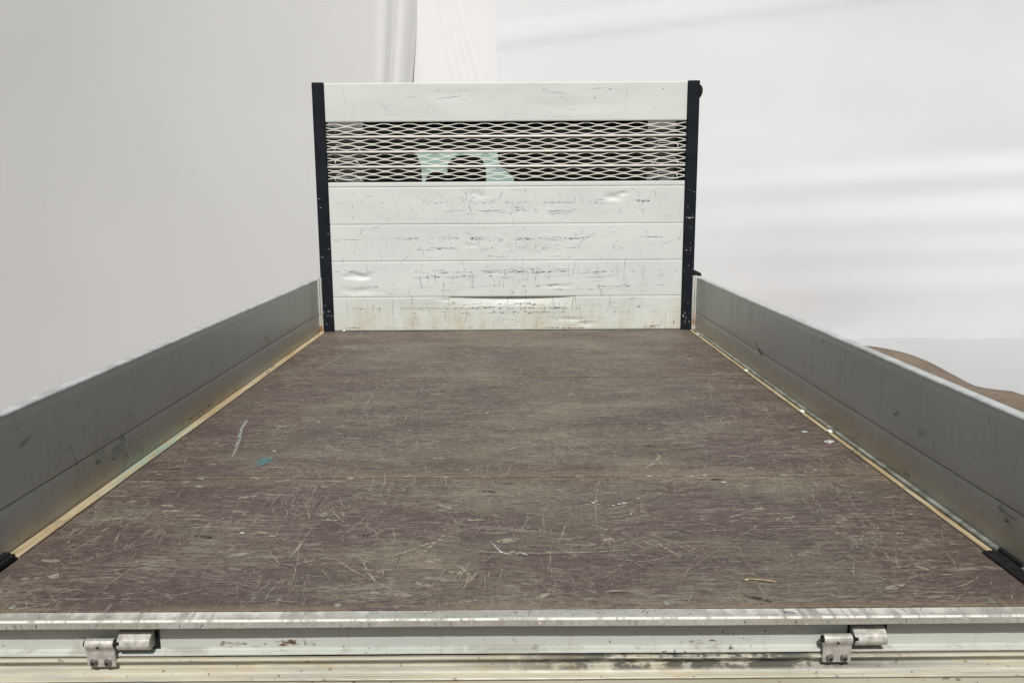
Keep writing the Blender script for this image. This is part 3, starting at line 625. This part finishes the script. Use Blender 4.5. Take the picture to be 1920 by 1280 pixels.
for s, sb in ((-1, sbL), (1, sbR)):
    d, t_, w_ = Marks(), Marks(), Marks()
    for _ in range(130):
        y, z = R.uniform(-3.0, -.1), R.choice([R.uniform(.01, .09), R.uniform(.11, .27), R.uniform(.02, .2)]); l_ = R.uniform(.005, .05); a = R.choice([1.57, 1.4, 1.8, .3, 2.6]); b = R.gauss(0, .3)
        p = [(y+l_*math.cos(a+b*t)*(t-.5), z+l_*math.sin(a+b*t)*(t-.5)) for t in (0, .25, .5, .75, 1)]
        p = [q for q in p if .004 < q[1] < .28]
        if len(p) > 2: smark(d, s, p, R.uniform(.0008, .0028))
    if s > 0:
        smark(d, s, [(-1.122, .135), (-1.16, .12), (-1.198, .105), (-1.246, .08)], .012); smark(d, s, [(-1.19, .112), (-1.22, .10), (-1.25, .088)], .014)
        smark(w_, s, [(-1.78, .219), (-1.765, .18), (-1.748, .14)], .0035); smark(d, s, [(-1.51, .19), (-1.507, .14), (-1.503, .10)], .003)
        smark(d, s, [(-1.855, .262), (-1.865, .263), (-1.872, .256)], .012)
        for y, z in ((-2.87, .09), (-2.89, .08), (-2.40, .17), (-2.52, .15), (-2.46, .02), (-1.93, .03)):
            for _ in range(5): smark(d, s, [(y+R.gauss(0, .02), z+R.gauss(0, .012))]+[(y+R.gauss(0, .02), z+R.gauss(0, .012)) for _ in range(2)], R.uniform(.002, .005))
    else:
        smark(w_, s, [(-.829, .255), (-.84, .20), (-.853, .144)], .003)
        smark(d, s, [(-1.02, .15), (-1.012, .135), (-1.0, .12)], .016); smark(d, s, [(-1.0, .125), (-.985, .118), (-.97, .125)], .012)
        smark(d, s, [(-2.60, .165), (-2.585, .13), (-2.572, .098), (-2.57, .06)], .003)
        smark(d, s, [(-2.54, .25), (-2.545, .24), (-2.535, .234)], .006); smark(d, s, [(-2.29, .158), (-2.282, .138), (-2.272, .118)], .007)
        smark(d, s, [(-1.95, .022), (-1.86, .018), (-1.80, .02), (-1.72, .016)], .006); smark(d, s, [(-1.73, .018), (-1.70, .02), (-1.67, .018)], .009)
        for y, z, n in ((-2.36, .07, 10), (-2.33, .045, 9), (-2.42, .085, 5), (-2.25, .05, 6)):
            for _ in range(n):
                a = R.uniform(.5, 1.1); l_ = R.uniform(.01, .04); yy, zz = y+R.gauss(0, .03), max(.008, z+R.gauss(0, .014)); smark(t_, s, [(yy-l_*math.cos(a)*.5, max(.004, zz-l_*math.sin(a)*.4)), (yy, zz), (yy+l_*math.cos(a)*.5, zz+l_*math.sin(a)*.4)], R.uniform(.002, .006))
        for k_ in range(7): y = -2.785+.006*k_; smark(t_, s, [(y-.02, .202+.001*k_), (y, .21+.001*k_), (y+.018, .22+.0015*k_)], R.uniform(.001, .0028))
        t_.build('teal_paint_smears', mat['m_teal'], sb)
    d.build('scuff_marks', mat['m_scuff'], sb); w_.build('pale_scratch', mat['m_white'], sb)
# upright end channels that join the side boards to the headboard
def corner_rail(s):
    bm = bmesh.new(); q = lambda a, b: (min(s*a, s*b), max(s*a, s*b))
    a, b = q(1.011, 1.0215); add_box(bm, a, b, -.034, -.014, .004, .298, .002)
    a, b = q(1.0225, 1.033); add_box(bm, a, b, -.036, -.014, .004, .300, .002)
    a, b = q(1.034, 1.058); add_box(bm, a, b, -.030, -.012, -.02, .296, .002)
    return frombm('corner_rail', bm, mat['corner'], T)
def M_corner():
    k = NM('corner_rail_paint', .42, .45, .1); n = k.noise((20, 20, 6), 1.0, 4, .6); c = k.mix(k.ramp(n, .3, .7), (.50, .51, .48, 1), (.66, .66, .62, 1))
    z = k.sep()['Z']; r_ = k.noise((30, 30, 14), 1.0, 4, .65, (2, 2, 2)); c = k.mix(k.math('MULTIPLY', k.ramp(z, .16, .0), k.ramp(r_, .34, .58)), c, (.30, .15, .05, 1)); k.col(c); return k.m
mat['corner'] = M_corner()
corner_rail(-1); corner_rail(1)
# rubber blocks at the rear ends of the floor edge
def rubber_block(s):
    q = lambda a, b: (min(s*a, s*b), max(s*a, s*b)); bm = bmesh.new()
    a, b = q(.988, 1.016) if s > 0 else q(1.002, 1.031); add_box(bm, a, b, -3.10, -2.884, -.01, .007 if s > 0 else .013, .003)
    a, b = q(1.017, 1.026) if s > 0 else q(1.008, 1.024); add_box(bm, a, b, -2.97, -2.888, .004, .016 if s > 0 else .019, .004)
    return frombm('rubber_block', bm, mat['rubber'], T)
rubber_block(-1); rubber_block(1)

# --- rear sill, beam and dropped tailgate
Y0 = -3.138
arc = [(Y0+.005-.005*math.cos(a), -.005+.005*math.sin(a)) for a in [math.pi/2*(1-i/5) for i in range(6)]]
arc = [(Y0+.0042, 0.), (Y0+.0034, -.0003), (Y0+.0006, -.0026), (Y0, -.0034)]
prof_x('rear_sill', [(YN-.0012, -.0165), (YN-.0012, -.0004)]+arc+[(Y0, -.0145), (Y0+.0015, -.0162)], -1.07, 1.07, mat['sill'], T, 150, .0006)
beam = prof_x('rear_beam', [(-3.05, -.017), (-3.108, -.017), (-3.108, -.0700), (-3.113, -.0718), (-3.1180, -.0722), (-3.1210, -.0738), (-3.1215, -.0762), (-3.1190, -.0780), (-3.06, -.0786), (-3.05, -.078)], -1.065, 1.065, mat['beam'], T, 90, .0004)
tg = [(-3.112, -.0835), (-3.126, -.0792), (-3.1292, -.0802), (-3.1300, -.0820), (-3.1292, -.0838), (-3.1262, -.0850), (-3.1200, -.0858), (-3.1190, -.0920), (-3.1195, -.0985), (-3.1225, -.0995), (-3.1290, -.0995), (-3.1345, -.1010), (-3.1380, -.1040),
      (-3.1395, -.1080), (-3.1388, -.1095), (-3.1400, -.1100), (-3.1440, -.1102), (-3.1452, -.1114), (-3.1448, -.1130), (-3.1415, -.1140), (-3.1405, -.50), (-3.112, -.50)]
tail = prof_x('tailgate', tg, -1.03, 1.03, mat['tail'], T, 110, .0004); tail['label'] = 'dropped tailgate hanging below the rear sill'
ma, mb, md = Marks(), Marks(), Marks()
for x0, n, z0 in ((-.485, 26, -.062), (-.375, 60, -.060), (-.66, 8, -.064), (.35, 8, -.063)):
    for _ in range(n):
        x = x0+R.gauss(0, .018); z = z0+R.gauss(0, .0025); ma.ribbon([(x+.012*(t-.5)*R.uniform(.4, 1.6), -3.1092, z+R.gauss(0, .0006)) for t in (0, .5, 1)], R.uniform(.001, .004), (0, -1, 0))
for _ in range(170):
    x = R.uniform(-.95, .95); y = R.uniform(Y0+.004, YN-.004); a = R.choice([.8, 1., -.9, .1]); l_ = R.uniform(.004, .02)
    (mb if R.random() < .55 else md).ribbon([(x+l_*math.cos(a)*(t-.5), max(Y0+.003, min(YN-.002, y+l_*math.sin(a)*(t-.5))), .0014) for t in (0, .5, 1)], R.uniform(.0006, .0018), (0, 0, 1))
for _ in range(26):
    x = R.uniform(-.9, .9); md.ribbon([(x+R.gauss(0, .002), Y0-.0014, -.004-.003*t) for t in (0, 1, 2, 3)], R.uniform(.0008, .002), (0, -1, 0))
for x in (.497, .503, .51): md.ribbon([(x+.006*t, -3.118-.007*t, .0016) for t in (0, 1, 2)], .003, (0, 0, 1))
ma.build('rust_stains', mat['m_rust'], beam); mb.build('bright_nicks', mat['m_white'], beam); md.build('dark_nicks', mat['m_dark'], beam)

def hinge(xl):
    """leaf bolted to the tailgate with a rolled barrel, beside a flattened loop fixed to the beam"""
    w_ = .0505; yb = -3.1335
    # leaf: plate + rolled barrel, one swept section
    pr = []
    cy, cz, ro = yb+.0035, -.0470, .0090
    for i in range(15):
        a = math.radians(-95+i*290/14); pr.append((cy-ro*math.cos(a), cz+ro*math.sin(a)))
    outer = [(yb, -.0905), (yb, -.060)]
    pr = outer+[(cy-ro*math.cos(math.radians(t)), cz+ro*math.sin(math.radians(t))) for t in (-45, -20, 5, 30, 60, 90, 120, 150, 180, 205, 225)]+[(yb+.0075, -.059), (yb+.005, -.061), (yb+.005, -.0905)]
    h = prof_x('hinge', pr, xl, xl+w_, mat['galv'], T, 1, 0.)
    bmod = h.modifiers.new('edge', 'BEVEL'); bmod.width = .0012; bmod.segments = 2; bmod.limit_method = 'ANGLE'; bmod.angle_limit = math.radians(50)
    # pin
    bm = bmesh.new(); tube(bm, (xl-.003, cy, cz), (xl+w_+.010, cy, cz), .0062, 14); frombm('pin', bm, mat['rubber'], h, True)
    # loop on the beam
    x0, x1 = xl+w_+.0045, xl+w_+.063; ly, lz = -3.1255, -.0500
    lp = [(-3.1090, -.0290), (-3.1200, -.0310), (-3.1330, -.0400)]+[(ly-.0108*math.cos(math.radians(t)), lz+.0108*math.sin(math.radians(t))) for t in (25, 5, -15, -40, -65, -90)]+[(-3.1090, -.0622)]
    k_ = prof_x('knuckle', lp, x0, x1, mat['galv'], h, 1, 0.)
    bmod = k_.modifiers.new('edge', 'BEVEL'); bmod.width = .0018; bmod.segments = 2; bmod.limit_method = 'ANGLE'; bmod.angle_limit = math.radians(30)
    box('loop_shadow_plate', x0-.004, x1+.008, -3.1105, -3.1086, -.069, -.0215, mat['rubber'], h, .0008)  # black plate put behind the loop for the dark shadow around it
    for dx in (.0125, .0375):
        bm = bmesh.new(); x = xl+dx; z = -.0815
        tube(bm, (x, yb+.001, z), (x, yb-.0016, z), .0072, 18); tube(bm, (x, yb-.0014, z), (x, yb-.0055, z), .0056, 18)
        b = frombm('bolt', bm, mat['steel'], h); bv = b.modifiers.new('edge', 'BEVEL'); bv.width = .0009; bv.segments = 2; bv.limit_method = 'ANGLE'
        bm = bmesh.new(); tube(bm, (x, yb-.0050, z), (x, yb-.0059, z), .0027, 6); frombm('bolt_socket', bm, mat['rubber'], h)
    # fixing hole in the barrel
    bm = bmesh.new(); tube(bm, (xl+.024, cy-ro+.001, cz-.003), (xl+.024, cy-ro-.0006, cz-.0036), .0022, 10); frombm('pin_hole', bm, mat['rubber'], h)
    return h
hinge(-.7375)['label'] = 'hinge near the left end of the tailgate'; hinge(.5705)['label'] = 'hinge near the right end of the tailgate'

# --- cab behind the headboard
def cab():
    bm = bmesh.new(); yb, yf = .24, 1.75; hw_ = 1.05
    # side silhouette with sloping front, swept across
    side = [(yb, -.42), (yb, 1.17), (yb+.05, 1.215), (yf-.42, 1.215), (yf-.34, 1.19), (yf+.02, .55), (yf+.10, .45), (yf+.12, -.42)]
    L_ = [bm.verts.new((-hw_, y, z)) for y, z in side]; R_ = [bm.verts.new((hw_, y, z)) for y, z in side]; n = len(side)
    for i in range(n):
        if i in (0, 4): continue                                # rear wall and windscreen opening are separate
        j = (i+1) % n; bm.faces.new((L_[i], L_[j], R_[j], R_[i]))
    bm.faces.new(L_[::-1]); bm.faces.new(R_)
    c = frombm('cab', bm, mat['cab'], T); so = c.modifiers.new('skin', 'SOLIDIFY'); so.thickness = .03; so.offset = -1
    c.data.materials.append(mat['inner']); so.material_offset = 1; so.material_offset_rim = 0
    # rear wall with a window opening
    wx0, wx1, wz0, wz1 = -.80, .79, .66, 1.15
    bm = bmesh.new()
    for a in ((-hw_+.002, wx0, yb-.012, yb+.012, -.42, 1.17), (wx1, hw_-.002, yb-.012, yb+.012, -.42, 1.17), (wx0, wx1, yb-.0119, yb+.0119, -.42, wz0), (wx0, wx1, yb-.0119, yb+.0119, wz1, 1.17)): add_box(bm, *a)
    frombm('rear_panel', bm, mat['cabrear'], c)
    box('dark_panel_strip', .945, 1.03, yb-.020, yb-.0125, .5, 1.168, mat['rubber'], c, .001); box('dark_panel_strip', -1.03, -1.0, yb-.020, yb-.0125, .5, 1.168, mat['rubber'], c, .001)  # dark strips at the outer ends of the rear panel
    box('rear_window', wx0+.001, wx1-.001, yb-.004, yb+.002, wz0, wz1, mat['rear_glass'], c, 0)
    bm = bmesh.new(); A = [(-hw_+.03, yf-.345, 1.185), (hw_-.03, yf-.345, 1.185), (hw_-.03, yf+.012, .555), (-hw_+.03, yf+.012, .555)]
    v0 = [bm.verts.new(p) for p in A]; v1 = [bm.verts.new((p[0], p[1]-.006, p[2]-.003)) for p in A]
    bm.faces.new(v0); bm.faces.new(v1[::-1])
    for i in range(4): bm.faces.new((v0[i], v1[i], v1[(i+1) % 4], v0[(i+1) % 4]))
    frombm('windscreen', bm, mat['wind_glass'], c)
    # sun visor band and dashboard
    box('sun_visor', -.92, .92, 1.20, 1.235, 1.040, 1.19, mat['inner'], c, .01, 3)
    box('dashboard', -.92, .92, 1.35, 1.72, .30, .66, mat['inner'], c, .03, 3)
    def seat(x0, x1, top, name='seat_or_blind', y=.78, rad=.07):
        bm = bmesh.new(); z0 = .1; pts = [(x0, z0), (x1, z0)]
        for cx, a0 in ((x1-rad, 0), (x0+rad, 90)):
            for i in range(7): a = math.radians(a0+i*15); pts.append((cx+rad*math.cos(a), top-rad+rad*math.sin(a)))
        F = [bm.verts.new((x, y, z)) for x, z in pts]; B = [bm.verts.new((x*1., y+.11, z)) for x, z in pts]; n = len(pts)
        bm.faces.new(F[::-1]); bm.faces.new(B)
        for i in range(n): bm.faces.new((F[i], F[(i+1) % n], B[(i+1) % n], B[i]))
        return frombm(name, bm, mat['seat'], c)
    seat(-.95, -.548, 1.09, 'seat_or_blind', .78, .20)
    seat(-1.0, -.70, 1.165, 'seat_or_blind', .90, .02)  # dark blind added to hide stray windscreen light beside the seat
    seat(-.515, -.37, .885, 'seat_or_blind', .80, .06)
    seat(-.375, -.135, .985, 'headrest', .78, .085)
    bm = bmesh.new(); pts = [(.95, .1), (.95, 1.15), (.90, 1.165), (.55, 1.165), (.50, 1.10), (.0, 1.10), (-.045, 1.075), (-.062, 1.02), (-.055, .955), (-.03, .905), (.015, .875), (.045, .845), (.05, .1)]
    F = [bm.verts.new((x, .82, z)) for x, z in pts]; B = [bm.verts.new((x, .93, z)) for x, z in pts]; bm.faces.new(F); bm.faces.new(B[::-1])
    for i in range(len(pts)): bm.faces.new((F[i], B[i], B[(i+1) % len(pts)], F[(i+1) % len(pts)]))
    frombm('bench_back', bm, mat['seat'], c)
    box('side_window', -hw_-.004, -hw_-.001, .55, 1.25, .55, 1.05, mat['rear_glass'], c, 0); box('side_window', hw_+.001, hw_+.004, .55, 1.25, .55, 1.05, mat['rear_glass'], c, 0)
    return c
cab()
for x in (-.40, .40): box('chassis_rail', x-.04, x+.04, YN+.1, 1.6, -.30, -.085, mat['dark'], T, .004)
for y in (-2.2, 1.15):
    for s in (-1, 1):
        bm = bmesh.new(); tube(bm, (s*.62, y, GZ+.33), (s*.86, y, GZ+.33), .33, 36); bmesh.ops.bevel(bm, geom=[e for e in bm.edges if abs(e.verts[0].co.x-e.verts[1].co.x) < 1e-5], offset=.03, segments=3, affect='EDGES')
        wh = frombm('wheel', bm, mat['tyre'], T)
        bm = bmesh.new(); tube(bm, (s*.84, y, GZ+.33), (s*.866, y, GZ+.33), .19, 28); frombm('rim', bm, mat['galv'], wh)

# ------------------------------------------------------------------ loose things
bm = bmesh.new(); q = [(.465, -3.008, .004), (.475, -3.001, .004), (.498, -3.006, .0045), (.521, -3.012, .0035)]
for a, b in zip(q, q[1:]): tube(bm, a, b, .0011, 7)
tube(bm, (.462, -3.001, .003), (.476, -3.0015, .004), .0009, 6)
tag(frombm('straw', bm, mat['straw'], None, True), 'thin pale dry straw lying on the brown floor near the rear sill', 'straw')
def flake(x, y, r_, label):
    v = []; n = 7; z = .0045
    for k_ in (0, 1):
        for i in range(n): t = 2*math.pi*i/n; v.append((x+r_*(.7+.3*math.sin(i*2.3+x*50))*math.cos(t)*.7, y+r_*1.4*math.sin(t)*(.7+.3*math.cos(i*1.7)), z+.003*k_+.003*k_*math.sin(t)))
    f = [tuple(range(n))[::-1], tuple(range(n, 2*n))]+[(i, (i+1) % n, n+(i+1) % n, n+i) for i in range(n)]
    tag(pyd('paint_flake', v, f, flake_mat), label, 'paint flake', 'paint flakes on the right edge strip')
flake_mat = M_simple('white_flake', (.78, .77, .72), .6, .3, 0, .06, 80, .1)
flake(1.008, -.20, .011, 'small white paint flake at the far end of the right edge strip')
flake(1.004, -1.12, .014, 'white paint flake on the right edge strip at the far floor joint')
flake(1.006, -1.78, .015, 'white paint flake midway along the right edge strip')
flake(1.008, -2.02, .013, 'white paint flake on the right edge strip, nearest the camera')
flake(-.90, -.020, .012, 'white paint flake at the foot of the headboard by the left post')
